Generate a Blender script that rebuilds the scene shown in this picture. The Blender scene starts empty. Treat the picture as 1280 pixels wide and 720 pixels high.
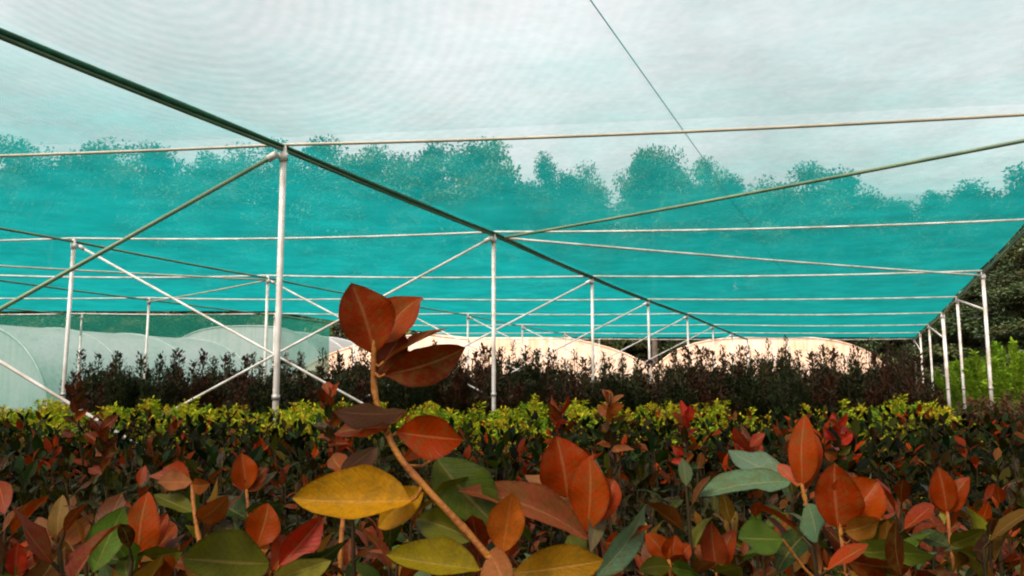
import bpy, math, random
from mathutils import Vector, Matrix, Quaternion, noise as mnoise

scene = bpy.context.scene
COL = scene.collection
R = math.radians

# ------------------------------------------------------------------ camera, sky, sun
EYE = 1.3
FPX = 1000.0
HOR = 487.0
PITCH = math.atan((HOR - 360.0) / FPX)
cam_data = bpy.data.cameras.new('camera')
cam_data.sensor_width = 36.0
cam_data.lens = 36.0 * FPX / 1280.0
cam_data.clip_start = 0.05
cam_data.clip_end = 1500.0
cam = bpy.data.objects.new('camera', cam_data)
COL.objects.link(cam)
cam.location = (0, 0, EYE)
cam.rotation_euler = (math.pi / 2 + PITCH, 0, 0)
scene.camera = cam

SUN_EL, SUN_AZ = 52.0, 215.0          # azimuth from +Y clockwise: behind the camera, to the left
sdir = Vector((math.sin(R(SUN_AZ)) * math.cos(R(SUN_EL)), math.cos(R(SUN_AZ)) * math.cos(R(SUN_EL)), math.sin(R(SUN_EL))))

world = bpy.data.worlds.new('World')
scene.world = world
world.use_nodes = True
wn, wl = world.node_tree.nodes, world.node_tree.links
wn.clear()
w_out = wn.new('ShaderNodeOutputWorld')
w_bg = wn.new('ShaderNodeBackground')
w_sky = wn.new('ShaderNodeTexSky')
w_sky.sky_type = 'NISHITA'
w_sky.sun_disc = False
w_sky.sun_elevation = R(SUN_EL)
w_sky.sun_rotation = R(SUN_AZ)
w_sky.dust_density = 5.0
w_sky.air_density = 1.2
w_hsv = wn.new('ShaderNodeHueSaturation')
w_hsv.inputs['Saturation'].default_value = 0.22
w_tc = wn.new('ShaderNodeTexCoord')
w_noise = wn.new('ShaderNodeTexNoise')
w_noise.inputs['Scale'].default_value = 2.0
w_noise.inputs['Detail'].default_value = 4.0
w_map = wn.new('ShaderNodeMapRange')
w_map.inputs['From Min'].default_value = 0.3
w_map.inputs['From Max'].default_value = 0.7
w_map.inputs['To Min'].default_value = 0.72
w_map.inputs['To Max'].default_value = 1.3
w_mul = wn.new('ShaderNodeMix')
w_mul.data_type = 'RGBA'
w_mul.blend_type = 'MULTIPLY'
w_mul.inputs[0].default_value = 1.0
wl.new(w_sky.outputs[0], w_hsv.inputs['Color'])
w_mp = wn.new('ShaderNodeMapping')
w_mp.inputs['Location'].default_value = (4.0, -4.7, -4.7)
wl.new(w_tc.outputs['Generated'], w_mp.inputs['Vector'])
wl.new(w_mp.outputs[0], w_noise.inputs['Vector'])
wl.new(w_noise.outputs[0], w_map.inputs['Value'])
wl.new(w_hsv.outputs[0], w_mul.inputs[6])
wl.new(w_map.outputs[0], w_mul.inputs[7])
w_tint = wn.new('ShaderNodeMix')
w_tint.data_type = 'RGBA'
w_tint.blend_type = 'MULTIPLY'
w_tint.inputs[0].default_value = 1.0
w_tint.inputs[7].default_value = (1.17, 0.945, 0.90, 1)
wl.new(w_mul.outputs[2], w_tint.inputs[6])
wl.new(w_tint.outputs[2], w_bg.inputs['Color'])
w_bg.inputs['Strength'].default_value = 0.15
wl.new(w_bg.outputs[0], w_out.inputs['Surface'])

sun_data = bpy.data.lights.new('sun', 'SUN')
sun_data.energy = 1.5
sun_data.angle = R(11)
sun_data.color = (1.0, 0.94, 0.84)
sun = bpy.data.objects.new('sun', sun_data)
COL.objects.link(sun)
sun.rotation_euler = sdir.to_track_quat('Z', 'Y').to_euler()

vs = scene.view_settings
vs.view_transform = 'Standard'
vs.look = 'None'
vs.exposure = 1.75
vs.gamma = 1.0
vs.use_curve_mapping = False
scene.cycles.transparent_max_bounces = 20
scene.cycles.filter_width = 2.1
scene.cycles.max_bounces = 6
scene.cycles.diffuse_bounces = 3

# ------------------------------------------------------------------ helpers
def pdir(px, py):
    x, y = (px - 640.0) / FPX, -(py - 360.0) / FPX
    c, s = math.cos(PITCH), math.sin(PITCH)
    return Vector((x, c - s * y, s + c * y))

def at_z(px, py, z):
    d = pdir(px, py)
    return Vector((0, 0, EYE)) + d * ((z - EYE) / d.z)

def at_d(px, py, depth):
    d = pdir(px, py)
    return Vector((0, 0, EYE)) + d * (depth / d.y)

def lin(r, g, b, k=1.0):
    f = lambda c: (c / 12.92 if c <= 0.04045 else ((c + 0.055) / 1.055) ** 2.4)
    return (min(f(r / 255.0) * k, .9), min(f(g / 255.0) * k, .9), min(f(b / 255.0) * k, .9), 1.0)

class MB:
    def __init__(self):
        self.v, self.f, self.c, self.uv = [], [], [], []

    def face(self, idx, col=None):
        self.f.append(tuple(idx))
        self.c.append(col)

    def tube(self, pts, r, n=8, caps=True, col=None):
        pts = [Vector(p) for p in pts]
        rs = r if isinstance(r, (list, tuple)) else [r] * len(pts)
        rings = []
        ref = None
        for i, p in enumerate(pts):
            if i == 0: t = pts[1] - pts[0]
            elif i == len(pts) - 1: t = pts[-1] - pts[-2]
            else: t = pts[i + 1] - pts[i - 1]
            t.normalize()
            if ref is None:
                ref = Vector((0, 0, 1)) if abs(t.z) < 0.9 else Vector((1, 0, 0))
            a = (ref - t * ref.dot(t)).normalized()
            b = t.cross(a)
            ref = a
            base = len(self.v)
            for k in range(n):
                an = 2 * math.pi * k / n
                self.v.append(p + (a * math.cos(an) + b * math.sin(an)) * rs[i])
            rings.append(base)
        for i in range(len(rings) - 1):
            for k in range(n):
                k2 = (k + 1) % n
                self.face((rings[i] + k, rings[i] + k2, rings[i + 1] + k2, rings[i + 1] + k), col)
        if caps:
            self.face([rings[0] + k for k in reversed(range(n))], col)
            self.face([rings[-1] + k for k in range(n)], col)

    def box(self, c, sx, sy, sz, rot=0.0, col=None):
        c = Vector(c)
        m = Matrix.Rotation(rot, 3, 'Z')
        b = len(self.v)
        for z in (-1, 1):
            for x, y in ((-1, -1), (1, -1), (1, 1), (-1, 1)):
                self.v.append(c + m @ Vector((x * sx / 2, y * sy / 2, z * sz / 2)))
        for q in ((3, 2, 1, 0), (4, 5, 6, 7), (0, 1, 5, 4), (1, 2, 6, 5), (2, 3, 7, 6), (3, 0, 4, 7)):
            self.face([b + i for i in q], col)

    def leaf(self, p, ax, nrm, L, W, col, fold=0.25, nu=2, droop=0.0):
        """a small folded leaf: nu+... quads along a midrib"""
        ax = ax.normalized()
        sd = nrm.cross(ax)
        if sd.length < 1e-4: sd = Vector((1, 0, 0)).cross(ax)
        sd.normalize()
        up = ax.cross(sd)
        b = len(self.v)
        prof = {1: [0.0, 1.0, 0.0], 2: [0.0, 0.95, 0.8, 0.0], 3: [0.12, 0.8, 1.0, 0.7, 0.0]}[nu]
        m = len(prof) - 1
        for i, w in enumerate(prof):
            u = i / m
            c = p + ax * (L * u) - up * (droop * L * u * u)
            h = w * W / 2
            self.v += [c + sd * h + up * (h * fold), c, c - sd * h + up * (h * fold)]
        for i in range(m):
            a = b + 3 * i
            self.face((a, a + 1, a + 4, a + 3), col)
            self.face((a + 1, a + 2, a + 5, a + 4), col)

    def diamond(self, p, ax, nrm, L, W, col):
        ax = ax.normalized()
        sd = nrm.cross(ax)
        if sd.length < 1e-4: sd = Vector((1, 0, 0)).cross(ax)
        sd.normalize()
        b = len(self.v)
        self.v += [p, p + ax * L * .5 + sd * W / 2, p + ax * L, p + ax * L * .5 - sd * W / 2]
        self.face((b, b + 1, b + 2, b + 3), col)

    def mesh(self, name, mat, smooth=False):
        me = bpy.data.meshes.new(name)
        me.from_pydata([tuple(v) for v in self.v], [], self.f)
        if any(c is not None for c in self.c):
            at = me.color_attributes.new('Col', 'FLOAT_COLOR', 'CORNER')
            buf = []
            for f, c in zip(self.f, self.c):
                cc = c if c is not None else (0.5, 0.5, 0.5, 1)
                buf += list(cc) * len(f)
            at.data.foreach_set('color', buf)
        if mat: me.materials.append(mat)
        if smooth: me.polygons.foreach_set('use_smooth', [True] * len(me.polygons))
        me.update()
        return me

    def build(self, name, mat, parent=None, smooth=False):
        return link(name, self.mesh(name, mat, smooth), parent)

def link(name, me, parent=None):
    o = bpy.data.objects.new(name, me)
    COL.objects.link(o)
    if parent is not None: o.parent = parent
    return o

def tag(o, label=None, cat=None, group=None, kind=None):
    if label: o['label'] = label
    if cat: o['category'] = cat
    if group: o['group'] = group
    if kind: o['kind'] = kind
    return o

def thing(name, loc, label, cat, group=None, rz=0.0):
    o = bpy.data.objects.new(name, None)
    COL.objects.link(o)
    o.location = loc
    o.rotation_euler = (0, 0, rz)
    o.empty_display_size = 0.1
    return tag(o, label, cat, group)

# ------------------------------------------------------------------ materials
def new_mat(name):
    m = bpy.data.materials.new(name)
    m.use_nodes = True
    nt = m.node_tree
    nt.nodes.clear()
    out = nt.nodes.new('ShaderNodeOutputMaterial')
    return m, nt, out

def N(nt, typ, **kw):
    n = nt.nodes.new(typ)
    for k, v in kw.items():
        if k in n.bl_rna.properties.keys(): setattr(n, k, v)
        else: n.inputs[k].default_value = v
    return n

def math_n(nt, op, a, b=None):
    n = nt.nodes.new('ShaderNodeMath')
    n.operation = op
    for i, x in enumerate((a, b)):
        if x is None: continue
        if isinstance(x, (int, float)): n.inputs[i].default_value = x
        else: nt.links.new(x, n.inputs[i])
    return n.outputs[0]

def mixc(nt, fac, a, b, blend='MIX'):
    n = nt.nodes.new('ShaderNodeMix')
    n.data_type = 'RGBA'
    n.blend_type = blend
    for s, x in ((0, fac), (6, a), (7, b)):
        if isinstance(x, (int, float)): n.inputs[s].default_value = x
        elif isinstance(x, (tuple, list)): n.inputs[s].default_value = x
        else: nt.links.new(x, n.inputs[s])
    return n.outputs[2]

def noise_n(nt, scale, detail=3.0, coord='Object', rough=0.55):
    tc = nt.nodes.new('ShaderNodeTexCoord')
    n = nt.nodes.new('ShaderNodeTexNoise')
    n.inputs['Scale'].default_value = scale
    n.inputs['Detail'].default_value = detail
    n.inputs['Roughness'].default_value = rough
    nt.links.new(tc.outputs[coord], n.inputs['Vector'])
    return n.outputs[0]

def remap(nt, x, a, b, c, d):
    n = nt.nodes.new('ShaderNodeMapRange')
    nt.links.new(x, n.inputs['Value'])
    for k, v in zip(('From Min', 'From Max', 'To Min', 'To Max'), (a, b, c, d)): n.inputs[k].default_value = v
    return n.outputs[0]

def simple_mat(name, c1, c2, scale=8.0, rough=0.6, metal=0.0, bump=0.0, spec=0.5):
    m, nt, out = new_mat(name)
    p = nt.nodes.new('ShaderNodeBsdfPrincipled')
    f = remap(nt, noise_n(nt, scale, 5.0), 0.35, 0.65, 0, 1)
    nt.links.new(mixc(nt, f, c1, c2), p.inputs['Base Color'])
    p.inputs['Roughness'].default_value = rough
    p.inputs['Metallic'].default_value = metal
    p.inputs['Specular IOR Level'].default_value = spec
    if bump:
        b = nt.nodes.new('ShaderNodeBump')
        b.inputs['Strength'].default_value = bump
        b.inputs['Distance'].default_value = 0.02
        nt.links.new(noise_n(nt, scale * 4, 5.0), b.inputs['Height'])
        nt.links.new(b.outputs[0], p.inputs['Normal'])
    nt.links.new(p.outputs[0], out.inputs['Surface'])
    return m

def leaf_mat(name, source, rough=0.38, trans=0.3, veins=True, spec=0.5, var=0.35):
    """source 'object': colour of the single leaf object; 'attr': colour per leaf of a joined foliage"""
    m, nt, out = new_mat(name)
    if source == 'object':
        oi = nt.nodes.new('ShaderNodeObjectInfo')
        col = oi.outputs['Color']
    else:
        at = nt.nodes.new('ShaderNodeAttribute')
        at.attribute_name = 'Col'
        col = at.outputs['Color']
    p = nt.nodes.new('ShaderNodeBsdfPrincipled')
    p.inputs['Roughness'].default_value = rough
    p.inputs['Specular IOR Level'].default_value = spec
    if veins:
        uv = nt.nodes.new('ShaderNodeUVMap')
        sp = nt.nodes.new('ShaderNodeSeparateXYZ')
        nt.links.new(uv.outputs[0], sp.inputs[0])
        av = math_n(nt, 'ABSOLUTE', math_n(nt, 'SUBTRACT', sp.outputs[1], 0.5))
        rib = remap(nt, av, 0.012, 0.045, 1, 0)
        ph = math_n(nt, 'SUBTRACT', math_n(nt, 'MULTIPLY', sp.outputs[0], 60.0), math_n(nt, 'MULTIPLY', av, 34.0))
        sw = math_n(nt, 'SINE', ph)
        vein = remap(nt, sw, 0.75, 1.0, 0, 1)
        nz = noise_n(nt, 34.0, 4.0)
        nz2 = noise_n(nt, 160.0, 3.0)
        c = mixc(nt, remap(nt, nz, 0.35, 0.7, 0.0, var * 1.4), col, mixc(nt, 1.0, col, (0.62, 0.42, 0.3, 1), 'MULTIPLY'))
        c = mixc(nt, remap(nt, nz2, 0.62, 0.72, 0.0, 0.35), c, mixc(nt, 1.0, col, (0.45, 0.5, 0.5, 1), 'MULTIPLY'))
        oi2 = nt.nodes.new('ShaderNodeObjectInfo')
        gr = math_n(nt, 'MULTIPLY', math_n(nt, 'MULTIPLY', sp.outputs[0], oi2.outputs['Random']), 0.75)
        c = mixc(nt, gr, c, mixc(nt, 1.0, c, (0.5, 0.62, 0.6, 1), 'MULTIPLY'))
        nz3 = noise_n(nt, 9.0, 5.0)
        c = mixc(nt, remap(nt, nz3, 0.48, 0.64, 0.0, 0.75), c, mixc(nt, 0.45, c, (0.05, 0.045, 0.008, 1)))
        edge = remap(nt, math_n(nt, 'ADD', av, math_n(nt, 'MULTIPLY', nz, 0.12)), 0.47, 0.56, 0.0, 0.6)
        c = mixc(nt, edge, c, mixc(nt, 1.0, c, (0.45, 0.35, 0.3, 1), 'MULTIPLY'))
        c = mixc(nt, math_n(nt, 'MULTIPLY', vein, 0.14), c, mixc(nt, 1.0, c, (0.7, 0.6, 0.5, 1), 'MULTIPLY'))
        c = mixc(nt, math_n(nt, 'MULTIPLY', rib, 0.25), c, mixc(nt, 0.35, c, (0.5, 0.32, 0.12, 1)))
        b = nt.nodes.new('ShaderNodeBump')
        b.inputs['Strength'].default_value = 0.3
        b.inputs['Distance'].default_value = 0.002
        nt.links.new(math_n(nt, 'ADD', math_n(nt, 'MULTIPLY', vein, -0.5), math_n(nt, 'MULTIPLY', rib, -1.0)), b.inputs['Height'])
        nt.links.new(b.outputs[0], p.inputs['Normal'])
    else:
        nz = noise_n(nt, 6.0, 3.0)
        c = mixc(nt, remap(nt, nz, 0.35, 0.65, 0.0, var), col, mixc(nt, 1.0, col, (0.55, 0.5, 0.45, 1), 'MULTIPLY'))
    ge = nt.nodes.new('ShaderNodeNewGeometry')
    back = mixc(nt, 1.0, c, (1.2, 1.3, 1.3, 1), 'MULTIPLY')
    c2 = mixc(nt, math_n(nt, 'MULTIPLY', ge.outputs['Backfacing'], 0.6), c, back)
    nt.links.new(c2, p.inputs['Base Color'])
    tr = nt.nodes.new('ShaderNodeBsdfTranslucent')
    nt.links.new(mixc(nt, 0.4, c, mixc(nt, 1.0, c, (1.5, 1.35, 0.7, 1), 'MULTIPLY')), tr.inputs['Color'])
    mx = nt.nodes.new('ShaderNodeMixShader')
    mx.inputs[0].default_value = trans
    nt.links.new(p.outputs[0], mx.inputs[1])
    nt.links.new(tr.outputs[0], mx.inputs[2])
    nt.links.new(mx.outputs[0], out.inputs['Surface'])
    return m

def net_mat(name, cover, col_t, col_d, var=0.15, rings=(0, 0, 0)):
    """knitted shade cloth: threads cover a share of the area, more of it the flatter a ray meets the cloth"""
    m, nt, out = new_mat(name)
    ge = nt.nodes.new('ShaderNodeNewGeometry')
    vm = nt.nodes.new('ShaderNodeVectorMath')
    vm.operation = 'DOT_PRODUCT'
    nt.links.new(ge.outputs['Incoming'], vm.inputs[0])
    nt.links.new(ge.outputs['True Normal'], vm.inputs[1])
    cs = math_n(nt, 'MAXIMUM', math_n(nt, 'ABSOLUTE', vm.outputs['Value']), 0.02)
    inv = math_n(nt, 'DIVIDE', 1.0, cs)
    nz = remap(nt, noise_n(nt, 0.9, 5.0), 0.3, 0.7, 1.0 - var, 1.0 + var)
    tc = nt.nodes.new('ShaderNodeTexCoord')
    mp = nt.nodes.new('ShaderNodeMapping')
    mp.inputs['Location'].default_value = rings
    mp.inputs['Scale'].default_value = (1.0, 0.55, 0.0)
    nt.links.new(tc.outputs['Object'], mp.inputs['Vector'])
    wv = nt.nodes.new('ShaderNodeTexWave')
    wv.wave_type = 'RINGS'
    wv.rings_direction = 'Z'
    wv.inputs['Scale'].default_value = 4.2
    wv.inputs['Distortion'].default_value = 0.8
    wv.inputs['Detail'].default_value = 1.0
    nt.links.new(mp.outputs[0], wv.inputs['Vector'])
    ln = nt.nodes.new('ShaderNodeVectorMath')
    ln.operation = 'LENGTH'
    nt.links.new(mp.outputs[0], ln.inputs[0])
    amp = remap(nt, ln.outputs['Value'], 0.3, 3.2, 0.11, 0.0)
    wvr = math_n(nt, 'ADD', 1.0, math_n(nt, 'MULTIPLY', math_n(nt, 'SUBTRACT', wv.outputs[1], 0.5), amp))
    fine = remap(nt, noise_n(nt, 14.0, 2.0), 0.3, 0.7, 0.94, 1.06)
    wvr = math_n(nt, 'MULTIPLY', wvr, fine)
    dens = math_n(nt, 'MULTIPLY', math_n(nt, 'MULTIPLY', inv, nz), wvr)
    T = math_n(nt, 'POWER', 1.0 - cover, dens)
    tp = nt.nodes.new('ShaderNodeBsdfTransparent')
    tl = nt.nodes.new('ShaderNodeBsdfTranslucent')
    grime = remap(nt, noise_n(nt, 1.7, 7.0, 'Object', 0.68), 0.32, 0.68, 0.80, 1.2)
    nt.links.new(mixc(nt, 1.0, col_t, grime, 'MULTIPLY'), tl.inputs['Color'])
    df = nt.nodes.new('ShaderNodeBsdfDiffuse')
    df.inputs['Color'].default_value = col_d
    m1 = nt.nodes.new('ShaderNodeAddShader')
    nt.links.new(tl.outputs[0], m1.inputs[0])
    nt.links.new(df.outputs[0], m1.inputs[1])
    m2 = nt.nodes.new('ShaderNodeMixShader')
    nt.links.new(T, m2.inputs[0])
    nt.links.new(m1.outputs[0], m2.inputs[1])
    nt.links.new(tp.outputs[0], m2.inputs[2])
    nt.links.new(m2.outputs[0], out.inputs['Surface'])
    return m

def plastic_mat(name, c1, c2, trans=0.35, rough=0.35):
    m, nt, out = new_mat(name)
    p = nt.nodes.new('ShaderNodeBsdfPrincipled')
    nz = noise_n(nt, 0.8, 6.0)
    tc = nt.nodes.new('ShaderNodeTexCoord')
    mp = nt.nodes.new('ShaderNodeMapping')
    mp.inputs['Scale'].default_value = (7.0, 7.0, 0.5)
    n2 = nt.nodes.new('ShaderNodeTexNoise')
    n2.inputs['Scale'].default_value = 1.0
    n2.inputs['Detail'].default_value = 5.0
    nt.links.new(tc.outputs['Object'], mp.inputs['Vector'])
    nt.links.new(mp.outputs[0], n2.inputs['Vector'])
    f = math_n(nt, 'MULTIPLY', remap(nt, nz, 0.3, 0.7, 0.1, 1), remap(nt, n2.outputs[0], 0.35, 0.65, 0.2, 1.2))
    c = mixc(nt, f, c1, c2)
    nt.links.new(c, p.inputs['Base Color'])
    p.inputs['Roughness'].default_value = rough
    tl = nt.nodes.new('ShaderNodeBsdfTranslucent')
    nt.links.new(c, tl.inputs['Color'])
    mx = nt.nodes.new('ShaderNodeMixShader')
    mx.inputs[0].default_value = trans
    nt.links.new(p.outputs[0], mx.inputs[1])
    nt.links.new(tl.outputs[0], mx.inputs[2])
    nt.links.new(mx.outputs[0], out.inputs['Surface'])
    return m

# where the moire rings of the doubled cloth centre, in the shade house's own coordinates
_p, _c = at_z(355, 178, 3.3), at_z(150, -70, 3.3)
NET_RINGS = (_p.x - _c.x, (_p.y - _c.y) * 0.55, 0.0)
M = {
    'pipe': simple_mat('galvanised_pipe', (0.47, 0.48, 0.45, 1), (0.27, 0.25, 0.20, 1), 4.0, 0.5, 0.0, 0.05),
    'rail': simple_mat('shaded_rail_pipe', (0.30, 0.28, 0.20, 1), (0.20, 0.19, 0.14, 1), 4.0, 0.5),  # darker pipe copy: underside shade of the near rails put into the colour
    'raf': simple_mat('olive_pipe', (0.11, 0.17, 0.085, 1), (0.05, 0.09, 0.045, 1), 3.0, 0.55),  # pipes in a dark olive tone
    'clamp': simple_mat('dull_clamp', (0.30, 0.31, 0.29, 1), (0.16, 0.15, 0.13, 1), 30.0, 0.5, 0.6),
    'hem': simple_mat('green_hem', (0.010, 0.10, 0.048, 1), (0.005, 0.055, 0.026, 1), 9.0, 0.8, 0, 0.3),
    'wire': simple_mat('dark_wire', (0.12, 0.11, 0.1, 1), (0.07, 0.07, 0.07, 1), 6.0, 0.6),
    'net': net_mat('teal_shade_cloth', 0.30, (0.002, 0.100, 0.098, 1), (0.003, 0.070, 0.068, 1), 0.13, NET_RINGS),
    'net_deep': net_mat('teal_shade_cloth_deep', 0.30, (0.002, 0.084, 0.080, 1), (0.003, 0.060, 0.056, 1), 0.13, NET_RINGS),  # same cloth in a deeper teal, for the right bay
    'wallnet': net_mat('green_wall_net', 0.50, (0.008, 0.135, 0.095, 1), (0.012, 0.125, 0.088, 1), 0.08),
    'cream': plastic_mat('cream_film', (0.66, 0.52, 0.40, 1), (0.48, 0.33, 0.19, 1), 0.25),
    'film': plastic_mat('white_film', (0.36, 0.39, 0.39, 1), (0.25, 0.31, 0.28, 1), 0.3),
    'timber': simple_mat('grey_timber', (0.30, 0.22, 0.15, 1), (0.16, 0.11, 0.08, 1), 12.0, 0.8, 0, 0.3),
    'leaf': leaf_mat('photinia_leaf', 'object', 0.42, 0.25, True, 0.06),
    'leafc': leaf_mat('foliage_leaf', 'attr', 0.6, 0.3, False, 0.04),
    'needle': leaf_mat('dark_foliage', 'attr', 0.7, 0.15, False, 0.1),
    'tree': leaf_mat('tree_foliage', 'attr', 0.6, 0.2, False, 0.3),
    'stem': simple_mat('bronze_stem', (0.17, 0.070, 0.008, 1), (0.10, 0.030, 0.005, 1), 55.0, 0.55, 0, 0.3, 0.15),
    'twig': simple_mat('brown_twig', (0.026, 0.016, 0.006, 1), (0.012, 0.011, 0.005, 1), 40.0, 0.8, 0, 0, 0.05),
    'bark': simple_mat('grey_bark', (0.05, 0.042, 0.03, 1), (0.025, 0.02, 0.014, 1), 3.0, 0.9, 0, 0.6),
    'pot': simple_mat('black_pot', (0.02, 0.02, 0.02, 1), (0.035, 0.032, 0.03, 1), 10.0, 0.5),
}

# ground: damp soil with weedy patches
gm, nt, out = new_mat('soil')
p = nt.nodes.new('ShaderNodeBsdfPrincipled')
c = mixc(nt, remap(nt, noise_n(nt, 3.0, 8.0), 0.35, 0.65, 0, 1), (0.02, 0.014, 0.009, 1), (0.04, 0.028, 0.02, 1))
c = mixc(nt, remap(nt, noise_n(nt, 0.35, 6.0), 0.45, 0.6, 0, 1), c, (0.05, 0.075, 0.02, 1))
nt.links.new(c, p.inputs['Base Color'])
p.inputs['Roughness'].default_value = 0.95
b = nt.nodes.new('ShaderNodeBump')
b.inputs['Strength'].default_value = 0.8
b.inputs['Distance'].default_value = 0.05
nt.links.new(noise_n(nt, 12.0, 8.0), b.inputs['Height'])
nt.links.new(b.outputs[0], p.inputs['Normal'])
nt.links.new(p.outputs[0], out.inputs['Surface'])
g = MB()
g.v = [Vector((-600, -300, 0)), Vector((600, -300, 0)), Vector((600, 900, 0)), Vector((-600, 900, 0))]
g.face((0, 1, 2, 3))
tag(g.build('ground', gm), kind='structure')

# ------------------------------------------------------------------ the shade house
ROOF = 3.3
VPX = 1085.0
D = pdir(VPX, HOR)
D.z = 0
D.normalize()                                        # direction of the post rows
LAST = 8
TOPS = {   # post tops along each row, rail 1 to rail 8
    0: [(1428, 131), (1291, 272), (1228, 337), (1196, 370), (1178, 390), (1161, 405), (1150, 415), (1143, 423)],
    1: [(355, 178), (617, 288), (740, 344), (810, 373), (859, 391), (891, 405), (915, 415), (934, 423)],
    2: [(-397, 200), (93, 296), (335, 343), (481, 372), (585, 391), (653, 405), (706, 415), (749, 423)]}
GRID = {k: [at_z(x, y, ROOF) for x, y in v] for k, v in TOPS.items()}
P1 = GRID[1][0]
STEP = (GRID[1][5] - GRID[1][0]).length / 5.0
def post_xy(row, j):
    if row > 2:
        a, b = post_xy(1, j), post_xy(2, j)
        return b + (b - a) * (.88 * (row - 2))
    g_ = GRID[row]
    i = max(0, min(6, int(math.floor(j)) - 1))
    return g_[i].lerp(g_[i + 1], j - 1 - i) if 1 <= j <= 8 else g_[i] + (g_[i + 1] - g_[i]) * (j - 1 - i)
CROSS = GRID[2][2] - GRID[1][2]
def top(row, j, dz=0.0):
    v = post_xy(row, j).copy()
    v.z = ROOF + dz
    return v

shade = thing('shade_house', (P1.x, P1.y, 0), 'flat-roofed nursery shade house of white pipes under teal shade cloth', 'shade house')
SO = Vector((P1.x, P1.y, 0))
def part(mb, name, mat, smooth=True, parent=None):
    mb.v = [Vector(v) - SO for v in mb.v]
    return mb.build(name, mat, parent or shade, smooth)

def sagline(a, b, sag, n=10):
    return [a.lerp(b, i / n) - Vector((0, 0, sag * 4 * (i / n) * (1 - i / n))) for i in range(n + 1)]

rnd = random.Random(4)
# posts
LEFTMOST = 5
for row in range(0, LEFTMOST + 1):
    for j in range(0, LAST + 1):
        if row >= 4 and j > 5: continue
        t = top(row, j)
        if t.y < 0.6 or j < 1: continue
        # keep only posts that can show
        if abs(t.x) > 0.75 * t.y + 3.0: continue
        mb = MB()
        r = 0.025 if row else 0.028
        if row == 0 and j == 5: r = 0.042
        lean = Vector((rnd.uniform(-.02, .02), rnd.uniform(-.02, .02), 0))
        mb.tube([Vector((t.x, t.y, 0)) + lean, Vector((t.x, t.y, ROOF - 0.03))], r, 12)
        po = part(mb, 'post', M['pipe'])
        cl = MB()
        cl.tube([Vector((t.x, t.y, ROOF - 0.16)), Vector((t.x, t.y, ROOF - 0.09))], r + 0.012, 12)
        part(cl, 'clamp', M['pipe'], True, po)
        cl = MB()
        zc = 1.22 if row else 1.3
        c0 = Vector((t.x, t.y, 0)) + lean * (1 - zc / ROOF)
        cl.tube([c0 + Vector((0, 0, zc)), c0 + Vector((0, 0, zc + 0.04))], r + 0.008, 12)
        part(cl, 'collar', M['clamp'], True, po)

# cross rails
for j in range(0, LAST + 1):
    mb = MB()
    lo = LEFTMOST if j <= 5 else 3
    pts = []
    for row in range(0, lo):
        seg = sagline(top(row, j, -0.02), top(row + 1, j, -0.02), 0.025 + 0.02 * rnd.random(), 10)
        pts += seg if not pts else seg[1:]
    mb.tube(pts, 0.013 if j < 3 else 0.015, 8)
    part(mb, 'cross_rail', M['rail' if j <= 1 else 'pipe'])

# longitudinal ridge pipes with the folded hem of the cloth
for row in range(0, LEFTMOST + 1):
    last = LAST if row <= 3 else 5
    mb = MB()
    a, b_ = top(row, -1, -0.065), top(row, last, -0.065)
    pts = []
    for j in range(-1, last):
        seg = sagline(top(row, j, -0.065), top(row, j + 1, -0.065), 0.012, 4)
        pts += seg if not pts else seg[1:]
    mb.tube(pts, 0.016, 8)
    part(mb, 'ridge_pipe', M['raf'])
    if row <= 1:
        mb = MB()
        off = Vector((D.y, -D.x, 0)) * 0.006
        mb.tube([q + Vector((0, 0, 0.030)) + off for q in pts], [0.022 + 0.010 * math.sin(i * 2.1) * rnd.random() for i in range(len(pts))], 8)
        part(mb, 'cloth_hem', M['hem'])

# X braces between row 1 and row 2, and row 2 and row 3
def brace(a, b, r=0.0155, mat='pipe'):
    mb = MB()
    mb.tube([a, b], r, 8)
    bo = part(mb, 'brace', M[mat])
    fl = MB()
    d = (b - a).normalized()
    fl.tube([a - d * 0.02, a + d * 0.07], r + 0.014, 8)
    part(fl, 'brace_socket', M['pipe'], True, bo)
off = Vector((0, -0.05, 0))
for j in range(1, LAST):
    f = lambda row, z, j=j: Vector((post_xy(row, j).x, post_xy(row, j).y, z))
    brace(f(1, ROOF - 0.12) + off + CROSS.normalized() * .05, f(2, 0.25) + off, 0.0155 if j > 1 else 0.018, 'pipe' if j > 1 else 'raf')
    brace(f(2, ROOF - 0.12) - off - CROSS.normalized() * .05, f(1, 0.25) - off)
# knee braces on the right hand row
for j in (3, 5, 7):
    a = top(0, j + 1, -0.08)
    b_ = post_xy(0, j).copy(); b_.z = 2.62
    brace(a, b_, 0.02)
# roof diagonals
def diag(a, b, r=0.02, mat='rail'):
    mb = MB()
    mb.tube(sagline(a, b, 0.02, 10), r, 8)
    part(mb, 'roof_diagonal', M[mat])
diag(top(1, 2, -0.09) + Vector((.15, 0, 0)), top(0, 1, -0.09), 0.017, 'raf')
diag(top(1, 2, -0.10) + Vector((.15, 0, 0)), top(0, 3, -0.10), 0.015, 'pipe')
diag(top(2, 3, -0.10), top(3, 4, -0.10), 0.014, 'rail')
diag(top(3, 2, -0.10), top(2, 3, -0.10), 0.014, 'rail')

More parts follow.
